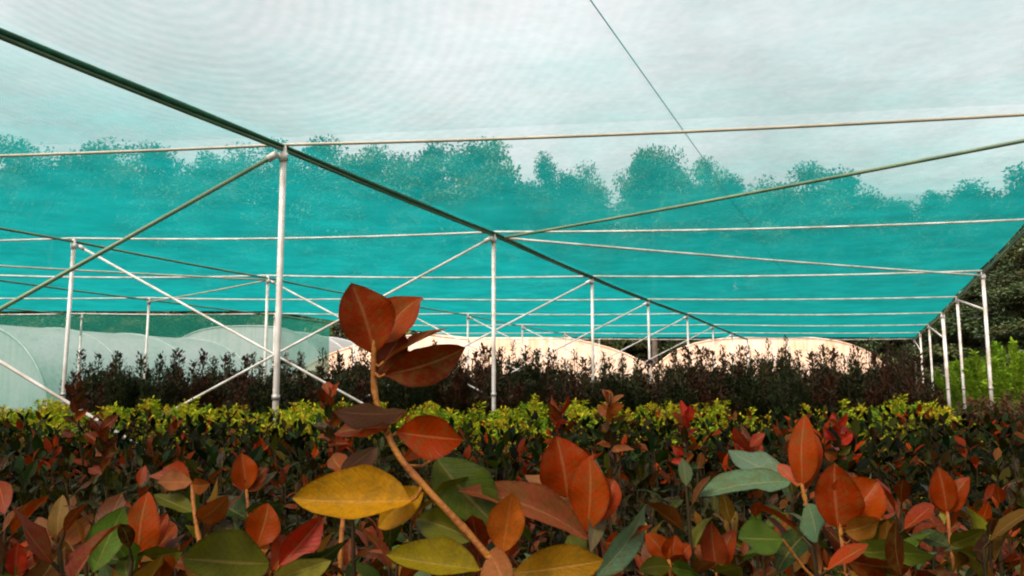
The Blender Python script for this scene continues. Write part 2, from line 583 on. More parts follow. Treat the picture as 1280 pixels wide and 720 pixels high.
# net sheets (one panel per bay)
def net_panel(row_a, row_b, j0, j1, name='shade_cloth', mat='net'):
    mb = MB()
    nu, per = 14, 6
    nj = (j1 - j0) * per
    for k in range(nj + 1):
        jj = j0 + k / per
        fr = jj - math.floor(jj)
        A = top(row_a, jj)
        B = top(row_b, jj)
        for i in range(nu + 1):
            q = A.lerp(B, i / nu)
            sag = 0.03 * math.sin(math.pi * fr)
            q.z = ROOF + 0.045 - sag + 0.010 * mnoise.noise(Vector((q.x * .7, q.y * .7, 3.0)))
            mb.v.append(q)
    for k in range(nj):
        for i in range(nu):
            a = k * (nu + 1) + i
            mb.face((a, a + 1, a + nu + 2, a + nu + 1))
    return part(mb, name, M[mat])
net_panel(0, 1, -2, LAST, mat='net_deep')
net_panel(1, 2, -2, LAST)
net_panel(2, 3, -2, LAST)
for r_ in range(3, LEFTMOST + 2):
    net_panel(r_, r_ + 1, -2, 5)

# seam wire over the right bay, running with the rows
s0 = at_z(738, 0, ROOF + 0.06)
mb = MB()
mb.tube([s0 - D * 4, s0 + D * 1.35, s0 + D * (STEP * 5)], [0.004, 0.0035, 0.002], 6)
part(mb, 'seam_wire', M['wire'])

# hanging net wall on the left: along row 3 and then along rail 5
def net_wall(a, b, z0=0.05, z1=ROOF - 0.03, n=18):
    mb = MB()
    sd = (b - a).normalized().cross(Vector((0, 0, 1)))
    for k in range(n + 1):
        for i in range(7):
            q = a.lerp(b, k / n) + sd * (0.06 * mnoise.noise(Vector((k * .9, i * .5, 1.0))))
            q.z = z0 + (z1 - z0) * i / 6
            mb.v.append(q)
    for k in range(n):
        for i in range(6):
            a_ = k * 7 + i
            mb.face((a_, a_ + 7, a_ + 8, a_ + 1))
    part(mb, 'wall_net', M['wallnet'])
net_wall(top(3, 5), top(3, 5.65), n=4)
net_wall(top(LEFTMOST + 1, 5), top(3, 5))

# ------------------------------------------------------------------ polytunnels
def tunnel(label, front, axis, length, half, height, film, expo=2.0, nh=7, door=True):
    front = Vector((front.x, front.y, 0))
    axis = Vector((axis.x, axis.y, 0)).normalized()
    rz = math.atan2(-axis.x, axis.y)
    t = thing('polytunnel', front, label, 'polytunnel', None, rz)
    na = 28
    def prof(k, grow=0.0):
        an = math.pi * k / na
        cx, sz = math.cos(an), math.sin(an)
        return ((half + grow) * (1 if cx >= 0 else -1) * abs(cx) ** (2 / expo), (height + grow) * sz ** (2 / expo))
    mb = MB()
    ns = nh * 4
    for s in range(ns + 1):
        fr = s / 4 - math.floor(s / 4)
        dip = 1 - 0.005 * math.sin(math.pi * fr)
        for k in range(na + 1):
            x, z = prof(k)
            mb.v.append(Vector((x * dip, length * s / ns, z * dip)))
    for s in range(ns):
        for k in range(na):
            a = s * (na + 1) + k
            mb.face((a, a + na + 1, a + na + 2, a + 1))
    mb.build('cover', film, t, True)
    for y in (0.02, length - 0.02):
        e = MB()
        e.v = [Vector((prof(k)[0] * .995, y, prof(k)[1] * .995)) for k in range(na + 1)]
        e.face(range(na + 1))
        e.build('end_sheet', film, t)
    for h_ in range(nh + 1):
        hb = MB()
        hb.tube([Vector((prof(k, .015)[0], length * h_ / nh, prof(k, .015)[1])) for k in range(na + 1)], 0.03, 6)
        hb.build('hoop', film, t, True)
    rb = MB()
    rb.tube([Vector((0, 0, height * .985 - .04)), Vector((0, length, height * .985 - .04))], 0.03, 6)
    rb.build('ridge_bar', M['pipe'], t, True)
    if door:
        for sx in (-1, 1):
            d = MB()
            d.box((sx * 0.9, -0.03, height * .46), 0.09, 0.07, height * .92)
            d.build('door_post', M['pipe'], t)
        d = MB()
        d.box((0, -0.03, height * .72), 1.72, 0.06, 0.09)
        d.build('door_lintel', M['pipe'], t)
        d = MB()
        d.box((0, -0.012, height * .36 - .03), 1.68, 0.02, height * .7)
        d.build('door', film, t)
    return t

AX = Vector((D.x * .35, 1, 0))
f1 = at_d(590, HOR, 36)
tunnel('broad cream plastic tunnel with gently curved roof behind the central posts', f1, AX, 18, 9.2, 3.85, M['cream'], 2.3, 8, False)
f2 = at_d(962, HOR, 37)
tunnel('cream plastic tunnel with flat roof and rounded shoulders, in front of the right-hand trees', f2, AX, 18, 5.6, 3.7, M['cream'], 3.0, 8, True)
f3 = at_d(-62, HOR, 25)
tunnel('whitish hooped tunnel behind the green net wall at the left edge', f3, Vector((D.x, D.y, 0)), 9, 4.55, 3.4, M['film'], 2.2, 3, False)
f4 = at_d(300, HOR, 38)
tunnel('pale green-white tunnel behind the net wall, left of the cream tunnels', f4, AX, 16, 4.6, 4.3, M['film'], 2.8, 4, False)

# ------------------------------------------------------------------ trees
def rv(r):
    while True:
        v = Vector((r.uniform(-1, 1), r.uniform(-1, 1), r.uniform(-1, 1)))
        if 0.01 < v.length_squared < 1: return v.normalized()

def tree_meshes(seed, kind, pal):
    """unit-height tree: trunk mesh and crown mesh"""
    r = random.Random(seed)
    tk, cr = MB(), MB()
    H = 16.0
    tips = []
    lean = Vector((r.uniform(-.6, .6), r.uniform(-.6, .6), 0))
    trunk = [Vector((0, 0, 0)), Vector((0, 0, H * .3)) + lean * .2, Vector((0, 0, H * .62)) + lean * .7, Vector((0, 0, H * .93)) + lean]
    tk.tube(trunk, [.34, .26, .16, .03], 8)
    def on_trunk(f):
        x = f * 3
        i = min(2, int(x)); return trunk[i].lerp(trunk[i + 1], x - i)
    if kind == 'broad':
        nb, lo = 24, .16
        W = lambda f: 4.3 * math.sin(math.pi * min(1, (f - .02) * .95) ** .75) ** .7 + .4
    elif kind == 'pine':
        nb, lo = 16, .62
        W = lambda f: 3.0 * math.sin(math.pi * max(0, min(1, (f - .52) / .5))) + .5
    else:
        nb, lo = 30, .08
        W = lambda f: 3.2 * (1 - f) ** .8 + .25
    for k in range(nb):
        f = lo + (1.0 - lo) * (k + r.random()) / nb
        b0 = on_trunk(min(f * .85, .98))
        an = k * 2.4 + r.uniform(-.5, .5)
        w = W(f) * r.uniform(.55, 1.05)
        e = Vector((math.cos(an) * w, math.sin(an) * w, H * f + (r.uniform(-.3, .6) if kind != 'fir' else -w * .25)))
        m_ = b0.lerp(e, .55) + Vector((0, 0, .25 if kind != 'fir' else 0))
        tk.tube([b0, m_, e], [.08, .05, .015], 5, False)
        tips.append((e, w)); tips.append((m_, w * .8))
        for q in range(2):
            e2 = m_.lerp(e, .5 + .3 * q) + rv(r) * (.9 if kind != 'fir' else .45)
            tk.tube([m_, e2], [.03, .01], 4, False)
            tips.append((e2, w * .6))
    for e, w in tips:
        cl = r.choice(pal)
        sh = r.uniform(.5, 1.6)
        rad = r.uniform(.6, 1.15) * (1 if kind != 'fir' else .7)
        for q in range(430):
            d = rv(r)
            p_ = e + Vector((d.x * rad * 1.15, d.y * rad * 1.15, d.z * rad * .75)) * (1.15 * r.random() ** .6)
            s2 = sh * r.uniform(.7, 1.25)
            col = (cl[0] * s2, cl[1] * s2, cl[2] * s2, 1)
            ax = (d + Vector((0, 0, -.2)) + rv(r) * .8)
            L = r.uniform(.11, .29)
            cr.diamond(p_, ax, (d + Vector((0, 0, .6)) + rv(r) * .5).normalized(), L, L * r.uniform(.45, .75), col)
    return tk.mesh('trunk', M['bark']), cr.mesh('crown', M['tree'])

PALB = [(.055, .085, .025), (.07, .095, .03), (.04, .07, .025), (.09, .10, .035)]
PALD = [(.022, .040, .010), (.032, .042, .010), (.018, .034, .010), (.042, .042, .012)]
TREES = {
    'broad0': tree_meshes(1, 'broad', PALB), 'broad1': tree_meshes(2, 'broad', PALB), 'broad2': tree_meshes(3, 'broad', PALD),
    'pine': tree_meshes(4, 'pine', PALB), 'fir': tree_meshes(5, 'fir', PALD), 'fir2': tree_meshes(6, 'fir', PALD),
}
def tree(px, ytop, dist, kind, label, group=None, wide=1.0, cat='tree', name='broadleaf_tree', rz=None):
    tp = at_d(px, ytop, dist)
    h = tp.z
    t = thing(name, (tp.x, tp.y, 0), label, cat, group, rz if rz is not None else rnd.uniform(0, 6.28))
    s = h / 16.4
    t.scale = (s * wide, s * wide, s)
    a, b = TREES[kind]
    link('trunk', a, t); link('crown', b, t)
    return t
tl = [(-40, 200), (25, 188), (75, 190), (130, 176), (178, 192), (232, 196), (285, 184), (335, 190), (385, 186), (430, 182),
      (480, 190), (525, 188), (575, 180), (620, 190), (690, 200), (722, 208), (888, 204), (925, 228), (960, 224), (1000, 218), (1045, 214), (1095, 238)]
ORD = ['first', 'second', 'third', 'fourth', 'fifth', 'sixth', 'seventh', 'eighth', 'ninth', 'tenth', 'eleventh', 'twelfth', 'thirteenth', 'fourteenth', 'fifteenth', 'sixteenth', 'seventeenth', 'eighteenth', 'nineteenth', 'twentieth', 'twenty-first', 'twenty-second']
for i, (x, y) in enumerate(tl):
    tree(x, y, rnd.uniform(47, 54), ('broad0', 'broad1', 'broad2')[i % 3], ORD[i] + ' broadleaf tree from the left in the treeline seen through the teal cloth', 'trees of the far treeline', (.62 if x in (888, 722, 690) else rnd.uniform(.8, 1.05)))
tree(812, 178, 47, 'pine', 'tall pine with a rounded high crown standing above the treeline', None, .62, 'tree', 'pine_tree')
tree(812, 232, 52, 'broad1', 'lower broadleaf tree behind the rounded pine', None, 1.0)
tree(1165, 232, 50, 'fir', 'pointed fir in the dip of the treeline right of centre', None, .7, 'tree', 'fir_tree')
tree(1130, 262, 52, 'broad2', 'low dark tree beside the pointed fir', None, 1.0)
for i, (x, y, d) in enumerate([(1205, 245, 44), (1240, 232, 42), (1280, 214, 40), (1320, 205, 40), (1205, 330, 37), (1235, 300, 35), (1268, 290, 33), (1310, 270, 32)]):
    tree(x, y, d, ('fir2', 'broad2')[i % 2], ('taller dark tree of the right-hand wood, ' + ORD[i] + ' from its left end' if i < 4 else 'lower dark tree before the right-hand wood, ' + ORD[i - 4] + ' from its left end'), 'trees of the right-hand wood', 1.15, 'tree', 'woodland_tree')
# low back row that closes the gaps under the crowns
for i in range(26):
    x = -80 + i * 52
    tree(x, 236 + 12 * math.sin(i * 1.7) + (14 if x > 900 else 0), 58 + 3 * math.sin(i * 2.3), ('broad2', 'broad0', 'fir')[i % 3], 'lower tree filling the wood behind the far treeline', 'trees behind the treeline', 1.25, 'tree', 'understorey_tree')
for i, (x, y, d_) in enumerate([(1196, 372, 33), (1222, 352, 31), (1250, 345, 30), (1284, 335, 29)]):
    tree(x, y, d_, 'broad2', ORD[i] + ' low dark tree from the left just outside the right-hand posts', 'low trees outside the right posts', 1.9, 'tree', 'woodland_tree')
# tall dark windbreak behind the left tunnels
for i in range(9):
    tree(-40 + i * 27, 379 + (i % 3) * 2, 46, ('broad2', 'fir2')[i % 2], ORD[i] + ' dark windbreak tree from the left edge, behind the white tunnels', 'windbreak trees', 1.9, 'tree', 'windbreak_tree')

# ------------------------------------------------------------------ bushes and rows
def mound_meshes(seed, pal, n, w, h, L, nu=1, zlo=.15, up=.5):
    """leafy mound: many small leaves over a rounded, uneven volume; plus its twigs"""
    r = random.Random(seed)
    fo, tw = MB(), MB()
    shoots = []
    for k in range(34):
        an = k * 2.39996
        rr = w * math.sqrt((k + .5) / 34) * r.uniform(.8, 1.1)
        zt = h * (1 - .35 * (rr / w) ** 2) * r.uniform(.88, 1.06)
        e = Vector((math.cos(an) * rr, math.sin(an) * rr, zt))
        b0 = Vector((e.x * .12, e.y * .12, h * zlo))
        m_ = b0.lerp(e, .6) + Vector((e.x * .12, e.y * .12, 0))
        tw.tube([Vector((e.x * .05, e.y * .05, 0)), b0, m_, e], [.008, .006, .004, .002], 4, False)
        shoots.append((b0, m_, e))
    per = n // len(shoots)
    for b0, m_, e in shoots:
        cl = r.choice(pal)
        for q in range(per):
            f = r.random() ** .55
            c = b0.lerp(m_, f * 2) if f < .5 else m_.lerp(e, f * 2 - 1)
            d = rv(r)
            s2 = r.uniform(.7, 1.25)
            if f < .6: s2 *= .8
            col = (cl[0] * s2, cl[1] * s2, cl[2] * s2, 1)
            ax = Vector((d.x, d.y, abs(d.z) * up + up * .6))
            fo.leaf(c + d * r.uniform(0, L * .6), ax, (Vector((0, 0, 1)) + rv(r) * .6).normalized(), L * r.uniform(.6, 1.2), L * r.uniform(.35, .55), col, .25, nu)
    return tw.mesh('stem', M['twig']), fo.mesh('foliage', M['leafc'])

def conifer_meshes(seed, pal, n, w, spread=1.0):
    """unit slender evergreen, 1 m high: spiky upright sprays"""
    r = random.Random(seed)
    fo, tw = MB(), MB()
    leaders = [(Vector((0, 0, 0)), Vector((r.uniform(-.02, .02), r.uniform(-.02, .02), 1.0)))]
    for k in range(15):
        an = k * 2.4 + r.uniform(-.3, .3)
        rr = w * r.uniform(.45, 1.0)
        zt = r.uniform(.55, .93) * (1 - .2 * (rr / w))
        leaders.append((Vector((math.cos(an) * rr * .25, math.sin(an) * rr * .25, r.uniform(.02, .2))), Vector((math.cos(an) * rr, math.sin(an) * rr, zt))))
    for a, b in leaders:
        tw.tube([a, b], [.009, .003], 4, False)
        cl = r.choice(pal)
        for q in range(n // 16):
            f = r.random() ** .75
            p_ = a.lerp(b, f)
            d = rv(r)
            rad = .09 * (1.05 - f) ** .8 + .012
            s2 = r.uniform(.6, 1.3)
            col = (cl[0] * s2, cl[1] * s2, cl[2] * s2, 1)
            ax = Vector((d.x, d.y, .9 + abs(d.z)))
            L = r.uniform(.02, .055)
            fo.diamond(p_ + Vector((d.x, d.y, d.z * .5)) * rad * 1.25, ax, d, L * .8, L * r.uniform(.25, .5), col)
    return tw.mesh('stem', M['twig']), fo.mesh('foliage', M['needle'])

# slender evergreen rows
PC1 = [(.012, .019, .005), (.017, .022, .006), (.009, .014, .004)]
PC2 = [(.032, .012, .005), (.024, .010, .004), (.018, .014, .005)]
PC3 = [(.022, .022, .007), (.028, .024, .008), (.018, .026, .006)]
CON = [conifer_meshes(11 + i, (PC1, PC3, PC1, PC2, PC1, PC2)[i], 5600, (.15, .2, .17, .2, .13, .18)[i]) for i in range(6)]
LABC = ['slender dark green evergreen in the rows between the yellow-green bed and the tunnels',
        'slender reddish-brown shrub in the rows between the yellow-green bed and the tunnels']
r = random.Random(21)
for rowi, (dist, x0, x1, step, htop) in enumerate([(13.5, 95, 1165, 21, 446), (15.2, 110, 1160, 21, 442), (17.0, 100, 1150, 21, 438), (20.5, 250, 1150, 22, 436)]):
    x = x0
    while x < x1:
        px = x + r.uniform(-7, 7)
        x += step
        if rowi == 0 and px < 130: continue
        y = htop + r.uniform(-12, 18) + (6 if px < 420 else 0)
        if 700 < px < 840: y += 14
        red = (px > 1085) or r.random() < .22 or (200 < px < 330 and r.random() < .5)
        i = r.choice((3, 5)) if red else r.choice((0, 1, 2, 4))
        tp = at_d(px, y, dist + r.uniform(-.5, .5))
        if post_xy(3, 5).y - .3 < tp.y and tp.x < post_xy(3, 5).x: continue
        t = thing('red_shrub' if red else 'slender_evergreen', (tp.x, tp.y, 0), LABC[1 if red else 0], 'shrub', 'reddish shrubs in the rows' if red else 'evergreens in the rows', r.uniform(0, 6.28))
        t.scale = (2.0 + r.uniform(-.2, .5),) * 2 + (tp.z,)
        link('stem', CON[i][0], t)
        tag(link('foliage', CON[i][1], t), kind='stuff')
# the tall spire that stands out
tp = at_d(980, 420, 15.5)
t = thing('slender_evergreen', (tp.x, tp.y, 0), 'tallest narrow evergreen spire in the rows before the right cream tunnel', 'shrub')
t.scale = (1.2, 1.2, tp.z)
link('stem', CON[4][0], t); tag(link('foliage', CON[4][1], t), kind='stuff')

# bright bush and low undergrowth at the right
PG = [(.11, .20, .012), (.13, .22, .013), (.08, .16, .010)]
BUSH = mound_meshes(31, PG, 12000, 1.35, 2.3, .085, 1, .08)
b0 = at_d(1268, HOR, 17.0)
t = thing('leafy_bush', (b0.x, b0.y, 0), 'bright light-green rounded bush beyond the right-hand posts', 'bush')
link('stem', BUSH[0], t); tag(link('foliage', BUSH[1], t), kind='stuff')
b0 = at_d(1214, HOR, 24.0)
t = thing('leafy_bush', (b0.x, b0.y, 0), 'dimmer green bush seen between the right-hand posts', 'bush', None, 2.0)
t.scale = (.9, .9, .95)
link('stem', BUSH[0], t); tag(link('foliage', BUSH[1], t), kind='stuff')
DARKB = mound_meshes(33, [(.05, .028, .014), (.045, .04, .016), (.07, .03, .015)], 2600, .9, 1.25, .1, 1, .1)
for i, (x, d, s) in enumerate([(1250, 12.5, .95), (1285, 11.5, .95), (1222, 13.0, .85)]):
    b0 = at_d(x, HOR, d)
    t = thing('low_bush', (b0.x, b0.y, 0), 'low brown-red bush at the foot of the right-hand posts', 'bush', 'brown bushes by the right posts', i * 1.3)
    t.scale = (s, s, s)
    link('stem', DARKB[0], t); tag(link('foliage', DARKB[1], t), kind='stuff')

# yellow-green bed
PY = [(.16, .22, .008), (.21, .24, .009), (.10, .18, .009), (.27, .22, .012), (.05, .10, .006)]
YEL = [mound_meshes(41 + i, PY, 3000, .36, 1.12, .05, 1, .45) for i in range(5)]
r = random.Random(8)
for (dist, zz, stp) in ((5.2, 1.08, 84), (6.0, 1.10, 74), (6.8, 1.12, 66), (7.7, 1.14, 58), (8.8, 1.15, 50), (10.0, 1.16, 46)):
    x = -30
    while x < 1300:
        px = x + r.uniform(-14, 14)
        x += stp
        if px < 60 and dist < 8: continue
        if px > 1190: continue
        if mnoise.noise(Vector((px * .011, dist * .9, 2.0))) > .10 or r.random() < .12: continue
        b0 = at_d(px, HOR, dist + r.uniform(-.35, .35))
        if any((post_xy(rw, jj) - Vector((b0.x, b0.y, post_xy(rw, jj).z))).length < .12 for rw in (1, 2) for jj in (1, 2)): continue
        k = r.randrange(5)
        t = thing('yellow_green_shrub', (b0.x, b0.y, 0), 'bushy yellow-green shrub in the bright bed behind the photinias', 'shrub', 'yellow-green shrubs in the bed', r.uniform(0, 6.28))
        s = zz / 1.14 * r.uniform(.94, 1.05)
        t.scale = (s * 1.05, s * 1.05, s)
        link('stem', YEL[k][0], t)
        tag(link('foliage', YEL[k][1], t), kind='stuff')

for (px, dist) in ((318, 5.5), (345, 5.7), (372, 5.5), (600, 8.6), (628, 8.8), (245, 6.2), (275, 5.9)):
    b0 = at_d(px, HOR, dist)
    t = thing('yellow_green_shrub', (b0.x, b0.y, 0), 'bushy yellow-green shrub in the bright bed behind the photinias', 'shrub', 'yellow-green shrubs in the bed', px * .7)
    link('stem', YEL[px % 5][0], t)
    tag(link('foliage', YEL[px % 5][1], t), kind='stuff')

# ------------------------------------------------------------------ photinia leaves
def leaf_mesh(name, W, nu, nv, fold, curl, cup=0.0, wave=0.0, p=0.9, q=0.75, seed=0, twist=0.0, bend=0.0, asym=0.0):
    """leaf of length 1 along +X, normal +Z, base at the origin"""
    me = bpy.data.meshes.new(name)
    vs_, uvs, fs = [], [], []
    for i in range(nu + 1):
        u = i / nu
        w = W / 2 * max(math.sin(math.pi * min(max(u, 0.0), 1.0) ** p), 0.0) ** q
        if i == 0: w = W * .03
        if i == nu: w = W * .008
        for k in range(-nv, nv + 1):
            v = k / nv
            y = w * v
            z = fold * abs(y) + cup * W * (v * v) * math.sin(math.pi * u) - curl * u * u + wave * W * math.sin(u * 11 + seed + (1.7 if v > 0 else 0)) * abs(v) ** 1.5 * math.sin(math.pi * u)
            y *= 1 + asym * (1 if v > 0 else -1)
            z += .02 * W * math.sin(u * 23 + seed * 2 + v * 3) * abs(v)
            ta = twist * (u - .3)
            y, z = y * math.cos(ta) - z * math.sin(ta) + bend * u * u, y * math.sin(ta) + z * math.cos(ta)
            vs_.append((u - abs(curl) * .35 * u * u, y, z))
            uvs.append((u, .5 + v / 2))
    m_ = 2 * nv + 1
    for i in range(nu):
        for k in range(2 * nv):
            a = i * m_ + k
            fs.append((a, a + m_, a + m_ + 1, a + 1))
    me.from_pydata(vs_, [], fs)
    ul = me.uv_layers.new(name='UVMap')
    for pl in me.polygons:
        for li in pl.loop_indices:
            ul.data[li].uv = uvs[me.loops[li].vertex_index]
    me.polygons.foreach_set('use_smooth', [True] * len(me.polygons))
    me.materials.append(M['leaf'])
    me.update()
    return me

def hero_leaf(W, k, var):
    prm = [(.25, .12, .05, .03), (.5, .05, .12, .04), (.1, -.15, .1, .05), (.7, .2, 0, .03), (.15, .3, .05, .05)][k]
    return leaf_mesh('leaf', W, 12, 3, prm[0], prm[1], prm[2], prm[3] + .03, (.92, .82, 1.02)[var], (.72, .66, .8)[var], k + var * 3, (.5, -.6, .25)[var], (.05, -.07, .1)[var], (.08, -.1, .04)[var])
_hl = {}
vr = random.Random(5)
def get_hero(W, k):
    W = round(W / .05) * .05
    var = vr.randrange(3)
    if (W, k, var) not in _hl: _hl[(W, k, var)] = hero_leaf(max(W, .1), k, var)
    return _hl[(W, k, var)]
SMALL = [leaf_mesh('leaf', (.42, .48, .40, .45, .52, .38)[i], 5, 1, (.3, .5, .2, .6, .25, .4)[i], (.15, .05, .3, .2, -.1, .35)[i], 0, .06, (.92, .8, 1.05, .88, .95, .78)[i], .72, i, (.5, -.7, .3, -.4, .8, -.2)[i], (.06, -.08, .1, -.05, .03, .12)[i], (.08, -.1, .05, -.06, .1, 0)[i]) for i in range(6)]

def place_leaf(me, base, axis, nrm, L, col, parent, origin):
    x = axis.normalized()
    z = nrm - x * nrm.dot(x)
    if z.length < 1e-4: z = x.orthogonal()
    z.normalize()
    y = z.cross(x)
    o = bpy.data.objects.new('leaf', me)
    COL.objects.link(o)
    o.parent = parent
    mt = Matrix((x, y, z)).transposed().to_4x4() @ Matrix.Scale(L, 4)
    mt.translation = base - origin
    o.matrix_local = mt
    o.color = col
    return o

class Plant:
    def __init__(self, root, label, group=None, cat='shrub', name='photinia_shrub'):
        self.o = Vector((root.x, root.y, 0))
        self.t = thing(name, self.o, label, cat, group)
        self.mb = MB()

    def stem(self, pts, r0, r1, n=6):
        k = len(pts) - 1
        # smooth the path a little
        out_, rr = [], []
        for i in range(k):
            a, b = pts[i], pts[i + 1]
            p0 = pts[i - 1] if i > 0 else a
            p3 = pts[i + 2] if i + 2 <= k else b
            for s in range(4):
                f = s / 4
                q = 0.5 * ((2 * a) + (b - p0) * f + (2 * p0 - 5 * a + 4 * b - p3) * f * f + (3 * a - p0 - 3 * b + p3) * f ** 3)
                out_.append(q); rr.append(r0 + (r1 - r0) * (i + f) / k)
        out_.append(pts[-1]); rr.append(r1)
        rr = [x * (1 + (.22 if i % 5 == 2 else 0)) for i, x in enumerate(rr)]
        self.mb.tube([q - self.o for q in out_], rr, n + 2)
        self.path = out_
        return out_

    def leaf(self, base, tip, nrm, Wpx_ratio, col, k=0, hero=True):
        ax = tip - base
        me = get_hero(Wpx_ratio, k) if hero else SMALL[k]
        return place_leaf(me, base, ax, nrm, ax.length, col, self.t, self.o)

    def petiole(self, a, b, r=0.0016):
        m_ = a.lerp(b, .5) - Vector((0, 0, .004))
        self.mb.tube([a - self.o, m_ - self.o, b - self.o], [r * 1.3, r, r * .9], 5, False)

    def done(self, mat='stem'):
        self.mb.build('stem', M[mat], self.t, True)

def hero_plant(label, stem_px, leaves, r0=.0032, r1=.0022, dep=None, mat='stem'):
    """stem_px: (px, py, depth) from low to high; leaves: (bx,by,bd, tx,ty,td, width_px, roll_deg, colour, shape)"""
    pts = [at_d(*s) for s in stem_px]
    a = pts[0]
    dv = (a - pts[1])
    root = Vector((a.x + dv.x * 1.6, a.y + dv.y * 1.6 + .02, 0))
    P = Plant(root, label)
    path = P.stem([root, a.lerp(root, .45), Vector((a.x + dv.x * .9, a.y + dv.y * .9, a.z - max(.05, abs(dv.z) * .9)))] + pts, r0 * 1.2, r1)
    for (bx, by, bd, tx, ty, td, w, roll, col, k) in leaves:
        B, T = at_d(bx, by, bd), at_d(tx, ty, td)
        ax = T - B
        view = (Vector((0, 0, EYE)) - B.lerp(T, .5)).normalized()
        n0 = (view - ax.normalized() * view.dot(ax.normalized())).normalized()
        nrm = Quaternion(ax.normalized(), R(roll)) @ n0
        wm = w * bd / FPX
        P.leaf(B, T, nrm, wm / ax.length, col, k)
        near = min(path, key=lambda q: (q - B).length)
        if (near - B).length > .004: P.petiole(near, B)
    P.done(mat)
    return P

K = 0.46
KR = K * .74
RED = lin(172, 60, 2, KR); RED2 = lin(188, 74, 3, KR); DRED = lin(126, 46, 4, KR); BRN = lin(140, 68, 18, K)
ORG = lin(196, 104, 28, K); YLO = lin(200, 146, 22, K); GRN = lin(66, 86, 8, K); OLV = lin(92, 98, 22, K)
BGR = lin(96, 132, 96, K); DGR = lin(40, 66, 28, K); PNK = lin(168, 104, 60, K); MAU = lin(128, 92, 78, K); YGR = lin(150, 136, 24, K)
MGR = lin(72, 104, 28, K)

d = .76
hero_plant('tall red-tipped photinia shoot rising highest at the centre front',
    [(640, 735, .72), (592, 674, .73), (540, 618, .74), (500, 572, .75), (480, 530, .757), (468, 488, .76), (467, 445, .76), (468, 425, .76)],
    [(468, 442, .76, 449, 350, .75, 70, 8, RED, 1),
     (474, 430, .772, 518, 353, .80, 52, -14, RED2, 3),
     (480, 452, .76, 560, 399, .78, 34, -80, BRN, 0),
     (470, 470, .76, 500, 415, .79, 40, 10, DRED, 2),
     (482, 468, .755, 588, 450, .75, 52, 20, DRED, 0),
     (508, 514, .755, 418, 530, .72, 52, -58, MAU, 4),
     (486, 535, .75, 415, 530, .76, 34, 30, DRED, 0),
     (496, 540, .755, 592, 556, .72, 56, 14, RED, 2),
     (505, 575, .76, 560, 530, .80, 30, 30, RED2, 0),
     (514, 626, .745, 362, 632, .72, 62, 28, YLO, 1),
     (530, 610, .75, 460, 655, .78, 44, 10, YLO, 0),
     (545, 572, .78, 612, 664, .74, 70, -10, GRN, 0),
     (540, 618, .75, 600, 600, .80, 40, 40, OLV, 2),
     (628, 690, .73, 642, 608, .72, 46, 0, ORG, 2),
     (592, 674, .73, 520, 640, .78, 40, 0, OLV, 1),
     (600, 712, .72, 482, 700, .69, 44, 35, YGR, 1),
     (612, 690, .73, 640, 740, .66, 40, 20, PNK, 0)],
    r0=.0031, r1=.0025)
hero_plant('red photinia shoot with a long glossy arching leaf right of the tallest shoot',
    [(745, 735, .80), (738, 690, .82), (728, 655, .84), (715, 618, .85)],
    [(710, 622, .85, 700, 543, .85, 64, 6, RED, 1),
     (716, 622, .86, 740, 552, .89, 34, -40, RED, 3),
     (734, 664, .83, 746, 570, .82, 50, -8, RED2, 0),
     (742, 660, .845, 772, 598, .87, 42, -18, lin(176, 66, 30, K), 1),
     (735, 674, .81, 596, 570, .74, 46, 40, lin(150, 82, 48, K), 3),
     (728, 640, .85, 660, 580, .9, 40, 30, PNK, 0),
     (738, 690, .80, 768, 556, .95, 36, 30, lin(104, 96, 66, K), 0),
     (642, 716, .76, 765, 706, .74, 54, 10, lin(158, 118, 24, K), 2),
     (745, 720, .80, 830, 640, .9, 44, 30, BGR, 0),
     (742, 715, .80, 700, 668, .84, 36, 20, OLV, 0)])
hero_plant('upright red photinia leaves beside pale blue-green leaves at the right',
    [(1030, 735, .92), (1022, 690, .95), (1010, 640, .97), (1002, 605, .98)],
    [(1003, 606, .98, 997, 515, .98, 34, 8, RED2, 0),
     (1008, 612, .985, 1024, 540, 1.01, 28, -12, RED, 1),
     (1000, 606, .98, 968, 580, 1.0, 20, 30, lin(196, 92, 60, K), 0),
     (988, 602, .98, 866, 600, .94, 44, 52, BGR, 0),
     (986, 598, .99, 912, 572, 1.08, 44, 40, lin(110, 140, 112, K), 2),
     (1010, 630, .97, 1030, 690, .9, 34, 20, lin(90, 124, 88, K), 2),
     (1016, 660, .96, 960, 700, .9, 36, 30, DGR, 0),
     (978, 674, .9, 912, 672, .88, 46, 26, MGR, 2)])
hero_plant('broad cupped red photinia top above two green leaves at the right',
    [(1062, 735, .86), (1056, 700, .88), (1050, 660, .9)],
    [(1048, 660, .9, 1036, 578, .9, 56, 10, RED, 1),
     (1054, 660, .9, 1102, 602, .9, 62, -16, RED2, 1),
     (1052, 655, .915, 1078, 583, .97, 46, -10, DRED, 0),
     (1056, 664, .88, 1104, 655, .87, 36, 30, lin(150, 98, 30, K), 0),
     (1064, 690, .87, 1174, 688, .83, 42, 30, lin(106, 124, 40, K), 2),
     (1066, 672, .88, 1130, 652, .9, 34, 46, OLV, 0),
     (1058, 700, .86, 1140, 722, .80, 40, 44, DRED, 0),
     (1050, 640, .9, 1100, 604, .96, 24, 60, BGR, 0)])
